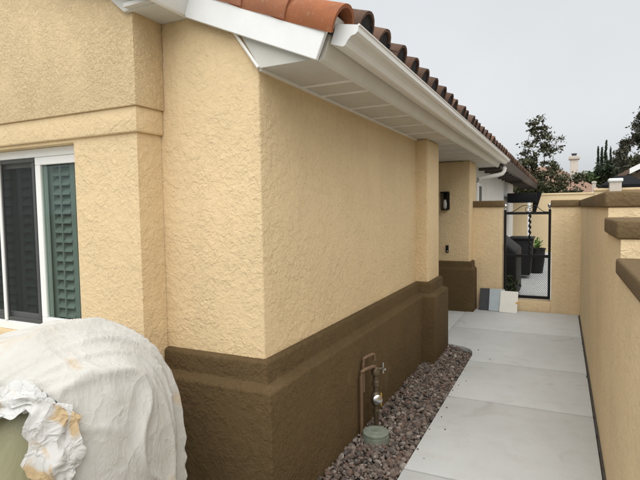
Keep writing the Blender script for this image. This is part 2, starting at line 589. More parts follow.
def gravel():
    rg = np.random.default_rng(5)
    bm = bmesh.new()
    bmesh.ops.create_icosphere(bm, subdivisions=1, radius=1)
    bv = np.array([v.co[:] for v in bm.verts])
    bf = np.array([[v.index for v in f.verts] for f in bm.faces])
    bm.free()
    bm = bmesh.new()
    bmesh.ops.create_icosphere(bm, subdivisions=2, radius=1)
    bv2 = np.array([v.co[:] for v in bm.verts])
    bf2 = np.array([[v.index for v in f.verts] for f in bm.faces])
    bm.free()
    V, F, base = [], [], 0
    def inside(x, y):
        if y < 5.55:
            return -1.335 < x < PX0 - .012
        # rounded far corner
        lim = PX0 - .012 if y < 5.66 else PX0 - .03 - (y - 5.66) ** 2 * 2.2
        return -1.23 < x < lim and y < 5.99 - max(0, x + 1.1) * .15
    n = 0
    while n < 7616:
        y = rg.uniform(1.2, 6.02)
        x = rg.uniform(-1.36, PX0)
        stray = n >= 7600
        if stray:
            y = rg.uniform(2.8, 5.9)
            x = PX0 + .01 + rg.random() ** 2 * .22
        elif not inside(x, y):
            continue
        n += 1
        r = float(np.clip(rg.lognormal(math.log(.0118), .36), .005, .026))
        lay = n / 7600
        z = -.035 + .012 * rg.random() + .024 * lay
        if stray:
            r = float(rg.uniform(.004, .009))
            z = r * .45
        bvx, bfx = (bv2, bf2) if (y < 4 and r > .014 and lay > .4) else (bv, bf)
        sc = r * np.array([1, rg.uniform(.6, .95), rg.uniform(.45, .8)]) * 1.15
        # facet: flatten with a few random cuts
        P = bvx.copy()
        for _ in range(4):
            d = rg.normal(size=3)
            d /= np.linalg.norm(d)
            k = rg.uniform(.62, .9)
            t = P @ d
            P -= np.outer(np.maximum(t - k, 0), d)
        P = P * sc
        a, b, c = rg.uniform(0, 6.28, 3)
        b = rg.normal() * .45
        c = rg.normal() * .45
        Rz = np.array([[math.cos(a), -math.sin(a), 0], [math.sin(a), math.cos(a), 0], [0, 0, 1]])
        Ry = np.array([[math.cos(b), 0, math.sin(b)], [0, 1, 0], [-math.sin(b), 0, math.cos(b)]])
        Rx = np.array([[1, 0, 0], [0, math.cos(c), -math.sin(c)], [0, math.sin(c), math.cos(c)]])
        P = P @ (Rz @ Ry @ Rx).T + np.array([x, y, z])
        V.append(P)
        F.append(bfx + base)
        base += len(P)
    V = np.concatenate(V)
    F = np.concatenate(F)
    me = bpy.data.meshes.new('gravel')
    me.from_pydata(V.tolist(), [], F.tolist())
    me.materials.append(M['gravel'])
    o = link('gravel', me)
    tag(o, 'reddish brown and grey landscaping gravel along the brown wall base', 'gravel', kind='stuff')
gravel()

# ================================================================== HOUSE
house = thing('house', 'tan stucco house with dark brown wainscot, white eaves and clay tile roof', 'house', (-2.4, 5, 0))
WX, WY = -1.42, 2.22           # corner of the main wall
EX, EY = -2.095, 2.035         # window bay: right side and front
SLOPE = .431
def barge_z(x):                # lower edge of the barge board
    return 2.360 - SLOPE * (x + 1.06)
def deck(x):                   # underside of the roof deck
    return barge_z(x) + .15

# main wall, one solid block with a sloping top; runs on to the entry recess
pw = [(-4.9, 0), (WX, 0), (WX, deck(WX) - .01), (-4.9, deck(-4.9) - .01)]
MB().prism([(-2.25, -.1), (WX, -.1), (WX, deck(WX) - .02), (-2.25, deck(-2.25) - .02)], 'y', WY, 5.83).build('wall', 'stucco', house, bevel=.012, segs=3)
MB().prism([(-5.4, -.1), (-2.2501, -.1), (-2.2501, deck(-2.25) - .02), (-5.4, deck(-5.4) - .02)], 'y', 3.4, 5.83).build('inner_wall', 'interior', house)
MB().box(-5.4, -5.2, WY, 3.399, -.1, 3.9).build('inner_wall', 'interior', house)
# pilaster before the porch
MB().box(-1.6, -1.29, 5.30, 5.832, 0, 2.384).build('pilaster', 'stucco', house, bevel=.02, segs=3)
# window bay wall with its opening
WL, WR, WB, WT = -4.2, -2.60, .86, 2.07
bay = MB()
bay.box(WR, EX, EY, WY - .002, -.1, 2.085)
bay.box(WL, WR, EY, WY - .002, -.1, WB)
bay.box(-5.4, WL, EY, WY - .002, -.1, 2.085)
bay.prism([(-5.4, 2.0851), (WL, 2.0851), (WL, WT), (WR, WT), (WR, 2.0851), (EX, 2.0851), (EX, 2.30), (-5.4, 2.30)], 'y', EY, WY - .002)
bayo = bay.build('bay_wall', 'stucco', house)
# belt moulding round the bay
sweep([(-5.4, EY), (EX, EY), (EX, WY - .003)], [(-.01, 2.093), (.014, 2.088), (.019, 2.095), (.019, 2.2265), (-.01, 2.2268)]).build('moulding', 'stucco', house, bevel=.004, segs=2)
# upper part of the bay oversails the moulding a little
MB().prism([(-5.4, 2.2275), (EX + .034, 2.2275), (EX + .034, deck(EX) - .035), (-5.4, deck(-5.4) - .02)], 'y', EY - .034, WY - .003).build('upper_bay_wall', 'stucco_fine', house, bevel=.007, segs=2)
# wainscot
wp = [(-.03, .862), (.026, .850), (.036, .838), (.037, .752), (.039, .732), (.080, .714), (.090, .700), (.090, -.1)]
sweep([(EX + .001, WY), (WX, WY), (WX, 5.30), (-1.29, 5.30), (-1.29, 5.832), (-2.6, 5.832)], wp).build('wainscot', 'brown', house, bevel=.006, segs=2)

# entry: recess wall, far pilaster with its brown base
MB().box(-3.7, -3.5, 5.83, 8.6, -.1, 2.6).build('entry_wall', 'stucco', house)
MB().box(-3.5, -1.305, 8.10, 8.72, 0, 2.384).build('pilaster', 'stucco', house, bevel=.02, segs=3)
sweep([(-3.5, 8.10), (-1.305, 8.10), (-1.305, 8.39)], [(-.03, .80), (.02, .79), (.03, .775), (.032, .70), (.05, .675), (.065, .66), (.068, -.1)]).build('wainscot', 'brown', house, bevel=.006)
dr = MB().box(-3.5, -3.46, 6.4, 7.4, 0, 2.05).build('door', 'white', house, bevel=.01)
MB().lathe([(.025, 0), (.025, .05), (.012, .05)], (-3.46, 7.3, 1.0), 12, Vector((1, 0, 0))).build('handle', 'bronze', dr)

# soffit (flat boxed eave) with its boards and pale strips
SZ = 2.385
FX = -1.085
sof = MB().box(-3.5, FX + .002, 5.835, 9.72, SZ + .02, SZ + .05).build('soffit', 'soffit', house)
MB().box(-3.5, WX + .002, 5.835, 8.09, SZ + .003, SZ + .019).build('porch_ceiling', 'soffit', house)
jy = [2.20, 2.685, 2.955, 3.42, 3.88, 4.37, 4.86, 5.34, 5.82, 6.30, 6.78, 7.26, 7.74, 8.22, 8.70, 9.18, 9.70]
for i in range(len(jy) - 1):
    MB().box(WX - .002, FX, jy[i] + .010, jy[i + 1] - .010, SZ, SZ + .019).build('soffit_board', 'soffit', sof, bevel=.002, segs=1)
    if i:
        MB().box(WX - .002, FX, jy[i] - .018, jy[i] + .018, SZ - .004, SZ + .015).build('batten', 'batten', sof)
MB().box(WX, WX + .018, 2.225, 5.29, SZ - .014, SZ - .001).build('trim_strip', 'batten', sof)

# fascia (square to the rafters, so it leans out at the top)
MB().prism([(FX, SZ - .012), (FX + .028, SZ - .002), (FX + .105, SZ + .19), (FX + .077, SZ + .20)], 'y', 2.235, 9.72).build('fascia', 'fascia', house, bevel=.003, segs=1)
# closed end of the boxed eave, behind the barge board
MB().prism([(-1.40, SZ - .006), (FX + .01, SZ - .006), (FX + .06, 2.52), (-1.60, 2.70)], 'y', 2.203, 2.217).build('eave_end_panel', 'soffit', house)
MB().tube([(-1.408, 2.199, SZ - .004), (-1.60, 2.199, 2.652)], .0085, 6).build('trim_strip', 'batten', house)
# barge board of the main roof
L0, L1 = -1.842, -1.06
u = Vector((math.cos(math.atan(SLOPE)), -math.sin(math.atan(SLOPE))))
w = Vector((-u.y, u.x))
def barge_poly(xa, xb, hgt, cut=True):
    a = Vector((xa, barge_z(xa)))
    b = Vector((xb, barge_z(xb)))
    c = b + w * hgt
    d = Vector((xa, barge_z(xa) + hgt / u.x))
    return [tuple(a), tuple(b), tuple(c), tuple(d)]
MB().prism(barge_poly(L0, L1, .165), 'y', 2.160, 2.186).build('barge_board', 'white', house, bevel=.003, segs=1)
# eave of the window bay: soffit, fascia, barge
BZ = 2.713
MB().box(EX + .036, L0 - .012, 1.94, 2.215, BZ, BZ + .02).build('bay_soffit', 'soffit', house)
MB().prism([(L0 - .022, BZ - .010), (L0, BZ - .006), (L0 + .075, BZ + .185), (L0 + .053, BZ + .19)], 'y', 1.93, 2.187).build('bay_fascia', 'white', house, bevel=.003, segs=1)
MB().prism([(EX, BZ - .004), (L0 - .01, BZ - .004), (L0 + .03, BZ + .16), (-2.45, BZ + .30)], 'y', 1.975, 1.999).build('eave_end_panel', 'soffit', house)
MB().prism(barge_poly(-5.4, L0 + .002, .165), 'y', 1.90, 1.926).build('barge_board', 'white', house, bevel=.003, segs=1)

# roof deck
roof = MB()
for xa, xb, ya, yb in ((-6.0, -1.0, 2.19, 9.72), (-6.0, -1.80, 1.93, 2.189), (-6.0, -1.0, 9.7201, 23.0)):
    roof.prism([(xa, deck(xa)), (xb, deck(xb)), (xb, deck(xb) + .035), (xa, deck(xa) + .035)], 'y', ya, yb)
roof = roof.build('roof', 'tile_dark', house)

# clay cover tiles: lowest two courses one by one, the rest joined
def cover_tile(r0, r1, ln, arc0=-8, arc1=188, n=11, th=.016):
    """half barrel running along +X (down-slope end at x = 0, up-slope at -ln), crest on +Z"""
    v, f = [], []
    for (x, rr) in ((0, r0), (-ln * .5, (r0 + r1) / 2), (-ln, r1)):
        for k in range(n):
            a = R(arc0 + (arc1 - arc0) * k / (n - 1))
            for t in (0, th):
                v.append((x, (rr - t) * math.cos(a), (rr - t) * math.sin(a)))
    def I(i, k, t):
        return (i * n + k) * 2 + t
    for i in range(2):
        for k in range(n - 1):
            f.append((I(i, k, 0), I(i + 1, k, 0), I(i + 1, k + 1, 0), I(i, k + 1, 0)))
            f.append((I(i, k, 1), I(i, k + 1, 1), I(i + 1, k + 1, 1), I(i + 1, k, 1)))
        for k in (0, n - 1):
            f.append((I(i, k, 0), I(i, k, 1), I(i + 1, k, 1), I(i + 1, k, 0)))
    for i in (0, 2):
        for k in range(n - 1):
            f.append((I(i, k, 0), I(i, k + 1, 0), I(i, k + 1, 1), I(i, k, 1)))
    return v, f
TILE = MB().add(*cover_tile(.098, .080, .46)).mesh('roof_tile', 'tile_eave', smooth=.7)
STOP = MB().prism([(.085 * math.cos(R(a)), .085 * math.sin(R(a))) for a in range(-8, 190, 18)], 'x', -.03, -.012).mesh('bird_stop', 'tile_dark')  # near-black plug gives the hollow tile end its shade
PAN = MB().add(*[(lambda v, f: ([(x, y, -z) for x, y, z in v], f))(*cover_tile(.085, .10, .46))][0]).mesh('pan_tile', 'tile_dark', smooth=.7)  # clay pans coloured near-black for the shade between covers
ang = math.atan(SLOPE)
SP = .305
rows = 2
rest = MB()
def tile_mat(x, y, lift, tilt=.0, roll=0.0):
    return Matrix.Translation((x, y, deck(x) + .035 + lift)) @ Matrix.Rotation(ang + tilt, 4, 'Y') @ Matrix.Rotation(roll, 4, 'X')
i = 0
y = 2.565
while y < 22.9:
    for c in range(rows):
        if y > 12.5 and c == 1:
            continue
        t = link('roof_tile', TILE, roof)
        xx = -.945 - c * .35 * math.cos(ang) + rnd.uniform(-.006, .006)
        t.matrix_world = tile_mat(xx + rnd.uniform(-.012, .012), y + rnd.uniform(-.012, .012), .104 + c * .004, -.05 + rnd.uniform(-.025, .025), rnd.uniform(-.10, .10))
        if y < 9.7 and c == 0:
            b_ = link('bird_stop', STOP, roof)
            b_.matrix_world = t.matrix_world.copy()
        if y < 12.5 and c == 0:
            p = link('pan_tile', PAN, roof)
            p.matrix_world = tile_mat(-.945, y - SP / 2, .130, -.02)
    i += 1
    y += SP
tv, tf = cover_tile(.098, .080, .46, n=7)
y = 2.565
while y < 22.9:
    for c in range(2 if y < 12.5 else 1, 7):
        mm = tile_mat(-.945 - c * .35 * math.cos(ang), y, .11, -.05)
        rest.add([mm @ Vector(q) for q in tv], tf)
    y += SP
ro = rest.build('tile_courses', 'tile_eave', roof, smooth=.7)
ro['kind'] = 'stuff'
MB().prism([(-1.0, 2.49), (-.978, 2.482), (-.966, 2.585), (-.99, 2.60)], 'y', 2.40, 22.9).build('eave_riser', 'tile_dark', roof)
# rake tiles over the barge board
RK = MB().add(*cover_tile(.110, .096, .36, arc0=-28, arc1=185, n=15, th=.018)).mesh('rake_tile', 'tile', smooth=.7)
for c in range(4):
    s = c * .272
    x = -.955 - s * u.x
    t = link('rake_tile', RK, roof)
    # local +Y of the tile points along world -Y so that the long skirt hangs on the outer face
    z = 2.36 - SLOPE * (x + 1.06) + .20
    t.matrix_world = Matrix.Translation((x, 2.247, z)) @ Matrix.Rotation(ang - .045, 4, 'Y') @ Matrix.Rotation(math.pi, 4, 'Z') @ Matrix.Rotation(math.pi, 4, 'Z') @ Matrix.Scale(-1, 4, (0, 1, 0)) @ Matrix.Rotation(rnd.uniform(-.02, .02), 4, 'X')
for c in range(3):
    s = c * .272
    x = L0 + .05 - s * u.x
    t = link('rake_tile', RK, roof)
    t.matrix_world = Matrix.Translation((x, 1.99, 2.36 - SLOPE * (x + 1.06) + .21)) @ Matrix.Rotation(ang - .045, 4, 'Y') @ Matrix.Scale(-1, 4, (0, 1, 0))

# gutter
gp = [(-.982, 2.535), (-1.012, 2.446), (-.950, 2.424), (-.938, 2.428), (-.922, 2.452), (-.905, 2.468), (-.884, 2.472), (-.872, 2.482), (-.868, 2.512)]
gin = [(-.872, 2.508), (-.877, 2.487), (-.886, 2.478), (-.907, 2.474), (-.926, 2.458), (-.941, 2.434), (-.950, 2.430), (-1.006, 2.449), (-.977, 2.532)]
gut = MB().prism(gp + gin, 'y', 2.236, 9.78).build('gutter', 'gutter', house)
MB().prism(gp, 'y', 2.228, 2.2355).build('end_cap', 'white', gut)
MB().prism(gp, 'y', 9.7805, 9.788).build('end_cap', 'white', gut)
for ys_ in (5.25, 8.30):
    MB().prism([(x_ + (.003 if k_ > 1 else 0), z_ - .003) for k_, (x_, z_) in enumerate(gp)], 'y', ys_, ys_ + .04).build('seam', 'gutter', gut)
lip = MB().tube([(-.868, 2.232, 2.513), (-.868, 9.785, 2.513)], .006, 6).build('lip', 'gutter', gut)
# downspout: elbow back under the eave to the wall, then down
MB().tube([(-.945, 9.66, 2.43), (-.945, 9.66, 2.36), (-.955, 9.655, 2.30), (-.985, 9.64, 2.255), (-1.05, 9.61, 2.232), (-1.32, 9.5, 2.19), (-1.385, 9.47, 2.165), (-1.40, 9.46, 2.10), (-1.40, 9.46, .06)], .036, 12).build('downspout', 'gutter', house, smooth=.8)

# rear part of the same house: off-white wall, dark eave
MB().box(-3.2, -1.45, 8.73, 17.5, -.1, 2.55).build('rear_wall', 'white_wall', house)
MB().prism([(-1.6, 2.51), (-1.045, 2.40), (-.99, 2.39), (-.93, 2.55), (-.97, 2.58), (-1.6, 2.60)], 'y', 9.79, 23.0).build('rear_eave', 'dark_fascia', house)
for k in range(16):
    yy = 10.0 + k * .81
    MB().box(-1.47, -1.06, yy, yy + .05, 2.35, 2.47).build('rafter_tail', 'dark_fascia', house)
rw = MB().box(-1.4499, -1.41, 9.55, 10.15, 1.30, 2.10).build('window', 'vinyl', house, bevel=.006)
for (a, b) in ((9.60, 9.835), (9.865, 10.10)):
    for (c, d) in ((1.35, 1.70), (1.73, 2.05)):
        MB().box(-1.412, -1.406, a, b, c, d).build('pane', 'far_dark', rw)

# ---- sliding window in the bay with shutters behind
win = MB()
FY0, FY1 = 2.105, 2.175
win.box(WL, WR, FY0, FY1, WT - .055, WT - .001)
win.box(WL, WR, FY0, FY1, WB, WB + .06)
win.box(WR - .016, WR - .001, FY0, FY1, WB + .0601, WT - .0551)
win.box(WL, WL + .055, FY0, FY1, WB + .0601, WT - .0551)
win = win.build('window', 'vinyl', house, bevel=.004, segs=1)
def sash(x0, x1, y0, y1, mat, fr, name, parent, zt, zb):
    s = MB()
    s.box(x0, x1, y0, y1, zt - fr, zt)
    s.box(x0, x1, y0, y1, zb, zb + fr)
    s.box(x0, x0 + fr, y0, y1, zb + fr + .0005, zt - fr - .0005)
    s.box(x1 - fr, x1, y0, y1, zb + fr + .0005, zt - fr - .0005)
    return s.build(name, mat, parent, bevel=.003, segs=1)
ZT, ZB = WT - .056, WB + .061
sash(-3.078, WR - .017, 2.112, 2.138, 'vinyl', .050, 'sash', win, ZT, ZB)
sash(-4.14, -3.03, 2.143, 2.168, 'vinyl', .055, 'sash', win, ZT, ZB)
MB().box(-3.03, WR - .066, 2.123, 2.128, ZB + .06, ZT - .06).build('glass_pane', 'glass', win)
MB().box(-4.09, -3.085, 2.153, 2.158, ZB + .054, ZT - .054).build('glass_pane', 'glass', win)
# insect screen on the sliding half
sash(-3.445, -3.0825, 2.108, 2.122, 'screen_frame', .024, 'screen_frame', win, ZT - .004, ZB + .004)
sash(-4.14, -3.4455, 2.108, 2.122, 'screen_frame', .024, 'screen_frame', win, ZT - .004, ZB + .004)
MB().box(-3.452, -3.425, 2.096, 2.1075, ZB + .004, ZT - .004).build('screen_rail', 'vinyl', win, bevel=.002, segs=1)
MB().box(-4.12, -3.10, 2.114, 2.1145, ZB + .02, ZT - .02).build('insect_screen', 'screen', win)
# room behind
LOU = MB().prism([(-.034, -.004), (-.022, -.0065), (.022, -.0065), (.034, -.004), (.034, .002), (.022, .0055), (-.022, .0055), (-.034, .002)], 'x', 0, 1).mesh('louver', 'louver', smooth=.5)
px = [(-4.12, -3.76), (-3.74, -3.40), (-3.38, -3.07), (-3.05, -2.80), (-2.78, -2.62)]
for (a, b) in px:
    s = MB()
    s.box(a, a + .045, 2.186, 2.210, .90, 2.03)
    s.box(b - .045, b, 2.186, 2.210, .90, 2.03)
    s.build('shutter_stile', 'louver', win)
    MB().box((a + b) / 2 - .006, (a + b) / 2 + .006, 2.176, 2.184, .95, 1.98).build('tilt_rod', 'louver', win)
    z = .93
    while z < 2.02:
        l = link('louver', LOU, win)
        l.matrix_world = Matrix.Translation((a + .046, 2.200, z)) @ Matrix.Rotation(R(50 + rnd.uniform(-3, 3)), 4, 'X') @ Matrix.Diagonal((b - a - .092, 1, 1, 1))
        z += .062

# ================================================================== BOUNDARY WALL (right, stepped)
BX = .262
bw = thing('boundary_wall', 'long tan stucco boundary wall with brown caps stepping down along the path', 'wall', (.4, 4, 0))
seg = [(3.60, 8.66, 1.635, 1.738), (2.83, 3.60, 1.482, 1.575), (-4.0, 2.83, 1.312, 1.392)]
for i, (ya, yb, zc, zt) in enumerate(seg):
    MB().box(BX, BX + .25, ya + (0 if i == 0 else 0), yb, -.15, zc + .004).build('wall', 'stucco_wall', bw)
    MB().box(BX - .022, BX + .275, ya - .012, yb + (.0 if i == 0 else -.0125), zc, zt).build('cap', 'brown_cap', bw, bevel=.014, segs=3)

# ================================================================== GATE WALL + GATE
GY = 8.4
gw = thing('gate_wall', 'tan stucco garden wall with brown caps either side of the gate', 'wall', (-.5, GY, 0))
MB().box(-1.352, -.852, GY, GY + .24, -.15, 1.652).build('wall', 'stucco_wall', gw)
MB().box(-.138, BX + .02, GY, GY + .24, -.15, 1.640).build('wall', 'stucco_wall', gw)
MB().box(-.852, -.138, GY + .012, GY + .225, -.15, .165).build('sill', 'stucco_wall', gw, bevel=.008)
MB().box(-1.38, -.835, GY - .03, GY + .27, 1.650, 1.752).build('cap', 'brown_cap', gw, bevel=.014, segs=3)
MB().box(-.155, BX - .024, GY - .03, GY + .27, 1.638, 1.742).build('cap', 'brown_cap', gw, bevel=.014, segs=3)

gate = thing('metal_gate', 'black metal garden gate with ball finials, twisted bar and mesh panel', 'gate', (-.495, GY + .10, .17))
gx0, gx1, gy = -.838, -.148, GY + .10
fr = MB()
fr.box(gx0, gx0 + .038, gy - .019, gy + .019, .19, 1.60)
fr.box(gx1 - .038, gx1, gy - .019, gy + .019, .19, 1.60)
fr.build('post', 'black', gate)
for zz, nm in ((1.525, 'top_rail'), (.845, 'middle_rail'), (.19, 'bottom_rail')):
    MB().box(gx0 + .0385, gx1 - .0385, gy - .017, gy + .017, zz, zz + (.04 if zz > 1 else .045)).build(nm, 'black', gate)
for xx in (gx0 + .019, gx1 - .019):
    MB().lathe([(.004, 0), (.016, .004), (.016, .016), (.010, .022), (.020, .030), (.030, .046), (.034, .062), (.030, .078), (.018, .092), (.004, .097)], (xx, gy, 1.60), 16).build('finial', 'steel', gate, smooth=1)
mx = (gx0 + gx1) / 2 + .04
tw = MB()
pts = [(mx + .007 * math.cos(k * 1.3), gy + .007 * math.sin(k * 1.3), .89 + k * .0175) for k in range(37)]
tw.tube(pts, [.016 + .007 * math.sin(k * 1.3) for k in range(37)], 8)
tw.build('twisted_bar', 'black', gate, smooth=.9)
for sgn in (-1, 1):
    xe = gx0 + .05 if sgn < 0 else gx1 - .05
    arc = [(mx + (xe - mx) * t, gy, 1.565 + .085 * math.cos(t * math.pi / 2) + .025 * math.sin(t * 2 * math.pi)) for t in [k / 12 for k in range(13)]]
    MB().tube(arc, .006, 6).build('scroll', 'black', gate)
    rg_ = [(mx + sgn * .035 + .034 * math.cos(a), gy, 1.602 + .034 * math.sin(a)) for a in [k * math.pi / 8 for k in range(17)]]
    MB().tube(rg_, .005, 6, cap=False).build('scroll', 'black', gate)
me_ = MB()
zz0, zz1 = .236, .844
xx0, xx1 = gx0 + .038, gx1 - .038
sp = .030
k = -40
def clip_wire(c, s):
    # wire z - zz0 = s * (x - c)
    pts = []
    for x in (xx0, xx1):
        z = zz0 + s * (x - c)
        if zz0 <= z <= zz1:
            pts.append((x, z))
    for z in (zz0, zz1):
        x = c + (z - zz0) / s
        if xx0 < x < xx1:
            pts.append((x, z))
    return pts
for s in (1.2, -1.2):
    c = xx0 - 1.2
    while c < xx1 + 1.2:
        p = clip_wire(c, s)
        if len(p) >= 2 and abs(p[0][0] - p[1][0]) > .01:
            me_.tube([(p[0][0], gy + .004 * s, p[0][1]), (p[1][0], gy + .004 * s, p[1][1])], .0022, 4, cap=False)
        c += sp
wm = me_.build('wire_mesh', 'black', gate)
wm['kind'] = 'stuff'
MB().box(gx0 + .001, gx0 + .03, gy - .045, gy - .0195, .95, 1.05).build('latch', 'black', gate)

# ================================================================== LEANING BOARDS
def board(x0, x1, h, y_foot, y_top, th, mat, label, tilt=0.0):
    lean = math.atan2(y_top - y_foot, h)
    b = MB().box(0, x1 - x0, 0, th, 0, h).build('sample_board', mat, bevel=.003, segs=1)
    b.matrix_world = Matrix.Translation((x0, y_foot, .006)) @ Matrix.Rotation(-lean, 4, 'X') @ Matrix.Rotation(tilt, 4, 'Y')
    return tag(b, label, 'board', 'boards leaning by the gate')
board(-1.180, -1.005, .355, 8.235, 8.365, .012, 'board_dark', 'charcoal grey board leaning against the wall left of the gate')
board(-1.030, -.800, .360, 8.200, 8.340, .014, 'board_blue', 'pale blue grey board leaning between the charcoal and cream boards')
cb = board(-.868, -.605, .350, 8.160, 8.330, .014, 'board_white', 'cream white board leaning in front of the gate corner', .02)
tabo = MB().box(.235, .285, -.004, .006, .150, .180).build('tape_tab', 'yellow', cb)
tabo.matrix_parent_inverse = Matrix.Identity(4)

# ================================================================== LANTERN, DOORBELL
lan = thing('wall_lantern', 'black wall lantern with clear glass on the far entry pilaster', 'lantern', (-1.67, 8.10, 1.75))
MB().box(-1.72, -1.62, 8.085, 8.0995, 1.62, 1.90).build('backplate', 'black', lan, bevel=.004)
MB().box(-1.745, -1.615, 7.955, 8.084, 1.885, 1.905).build('roof_plate', 'black', lan, bevel=.003)
MB().box(-1.735, -1.625, 7.965, 8.080, 1.612, 1.628).build('base_plate', 'black', lan, bevel=.003)
for xx in (-1.737, -1.637):
    for yy in (7.962, 8.062):
        MB().box(xx, xx + .012, yy, yy + .012, 1.6285, 1.8845).build('corner_bar', 'black', lan)
MB().lathe([(.012, 0), (.026, .02), (.030, .08), (.022, .13), (.010, .15)], (-1.680, 8.020, 1.63), 14).build('bulb', 'lamp_glass', lan, smooth=.8)
db = thing('doorbell', 'small dark doorbell on the entry pilaster below the lantern', 'doorbell', (-1.655, 8.10, .97))
MB().box(-1.680, -1.635, 8.078, 8.0995, .925, 1.045).build('body', 'black', db, bevel=.006)
MB().lathe([(.014, 0), (.014, .004), (.010, .006)], (-1.657, 8.078, .950), 14, Vector((0, -1, 0))).build('button', 'steel', db)

# ================================================================== VALVE ASSEMBLY + BOX
va = thing('irrigation_valve', 'brass backflow valve with brown painted pipes standing in the gravel', 'valve', (-1.25, 3.46, -.02))
wx = -1.305
MB().tube([(wx, 3.33, -.03), (wx, 3.33, .44), (wx + .004, 3.335, .462), (wx + .02, 3.355, .475), (wx + .055, 3.44, .478), (wx + .06, 3.455, .47)], .0135, 10).build('supply_pipe', 'pipe_brown', va, smooth=.8)
MB().tube([(wx, 3.375, .30), (wx, 3.375, .525), (wx + .002, 3.385, .545), (wx + .01, 3.40, .552), (wx + .03, 3.50, .552), (wx + .035, 3.515, .545), (wx + .037, 3.52, .50)], .0125, 10).build('loop_pipe', 'pipe_brown', va, smooth=.8)
vx, vy = -1.245, 3.475
MB().lathe([(.014, 0), (.014, .14), (.024, .145), (.024, .165), (.017, .17), (.017, .20), (.030, .21), (.038, .235), (.038, .27), (.030, .295), (.018, .305), (.018, .345), (.026, .35), (.026, .385), (.020, .39), (.020, .43), (.030, .435), (.034, .46), (.026, .485), (.012, .495)], (vx, vy, -.03), 16).build('valve_body', 'bronze', va, smooth=.6)
MB().lathe([(.008, 0), (.024, .01), (.034, .02), (.036, .045), (.028, .05), (.006, .054)], (vx + .015, vy - .03, .235), 18, Vector((.55, -.8, .12)).normalized()).build('gauge', 'steel', va, smooth=.6)
MB().tube([(vx, vy, .445), (vx + .04, vy + .035, .45)], .010, 8).build('stem', 'bronze', va)
hd = MB()
for a in (0, math.pi / 2):
    d = Vector((-.66 * math.cos(a), .75 * math.cos(a), math.sin(a))) * .042
    c = Vector((vx + .045, vy + .04, .452))
    hd.tube([c - d, c, c + d], [.009, .006, .009], 8)
hd.build('handle', 'steel', va, smooth=.8)
MB().tube([(vx, vy, .115), (vx - .012, vy + .055, .118), (vx - .012, vy + .075, .10), (vx - .012, vy + .078, -.03)], .011, 8).build('drain_pipe', 'pipe_brown', va, smooth=.8)
MB().box(vx + .028, vx + .034, vy + .03, vy + .046, .16, .255).build('tag', 'yellow', va)

vb = thing('valve_box', 'round grey green plastic valve box set in the gravel', 'valve box', (-1.185, 3.30, -.03))
MB().lathe([(.098, -.05), (.096, .03), (.088, .032), (.086, -.01)], (-1.185, 3.30, 0), 32).build('body', 'valve_green', vb, smooth=.5)
lidp = [(.092, .0325), (.094, .036), (.094, .050), (.088, .055), (.070, .057), (.068, .054), (.03, .055), (.028, .058), (.002, .058)]
ld = MB().lathe(lidp, (-1.185, 3.30, 0), 32).build('lid', 'valve_green', vb, smooth=.4)
MB().box(-1.20, -1.165, 3.29, 3.31, .0585, .064).build('lid_tab', 'valve_green', ld, bevel=.002)

# ================================================================== COVERED PILE
CX, CY, CZ = -2.03, 1.42, .56
CA, CB, CC = .520, .455, .580
def pile(phi, t, grow=0.0):
    p, q = 2.5, 3.0
    if t < .5:
        psi = math.pi / 2 * (1 - t / .5)
    else:
        psi = 0
    D = (math.cos(psi) * math.cos(phi), math.cos(psi) * math.sin(phi), math.sin(psi))
    h = (abs(D[0]) ** p + abs(D[1]) ** p) ** (1 / p)
    cc = CC + grow
    f = (h ** q + abs(D[2]) ** q) ** (1 / q)
    x, y, z = (CA + grow) * D[0] / f, (CB + grow) * D[1] / f, D[2] / f
    cc *= 1 - .07 * max(0, min(1, -(x + .05) / .5)) + .03 * math.sin(6 * x + 1) * math.cos(5 * y)
    z = CZ + cc * z
    if t >= .5:
        k = (t - .5) / .5
        z = CZ * (1 - k)
        x *= 1 - .06 * k
        y *= 1 - .05 * k
    return Vector((CX + x, CY + y, z))

def smooth(a, b, x):
    t = max(0, min(1, (x - a) / (b - a)))
    return t * t * (3 - 2 * t)

def fold(q, t):
    """drape: long folds run from the far corner of the pile across the crown and hang down the side"""
    b = math.atan2(1.97 - q.y, -1.42 - q.x)
    n1 = noise.noise(Vector((q.x * 1.7, q.y * 1.7, q.z * 1.3)))
    n2 = noise.noise(Vector((q.x * 3.3 + 5, q.y * 3.3, q.z * 2.2)))
    n3 = .55 + .9 * noise.noise(Vector((q.x * 2.6 - 7, q.y * 2.6, q.z * 1.9)))
    a1 = 1 - abs(math.sin(7.0 * b + 1.5 * n1 + .4))
    a2 = 1 - abs(math.sin(13.0 * b + 2.4 * n2 + 1.1 + .9 * q.z))
    a3 = 1 - abs(math.sin(25.0 * b + 3.2 * n1 + 3.0 * n2 - 1.5 * q.z))
    s = smooth(.15, .8, t)
    d = (.036 + .022 * s) * a1 ** 2.6 * n3 + (.024 + .010 * s) * a2 ** 3 * (.6 + n1) + .012 * a3 ** 2.5 * (.7 + n2) - .014
    d += .006 * noise.fractal(q * 5, 1.0, 2.0, 2)
    return d

def hem(deg):
    wob = .025 * math.sin(R(deg) * 9) + .02 * math.sin(R(deg) * 23 + 1)
    hi, lo = .305 + wob * .1, .985
    a = smooth(-42, -35, deg)
    b = 1 - smooth(150, 172, deg)
    k = a * b
    return hi + (lo - hi) * k

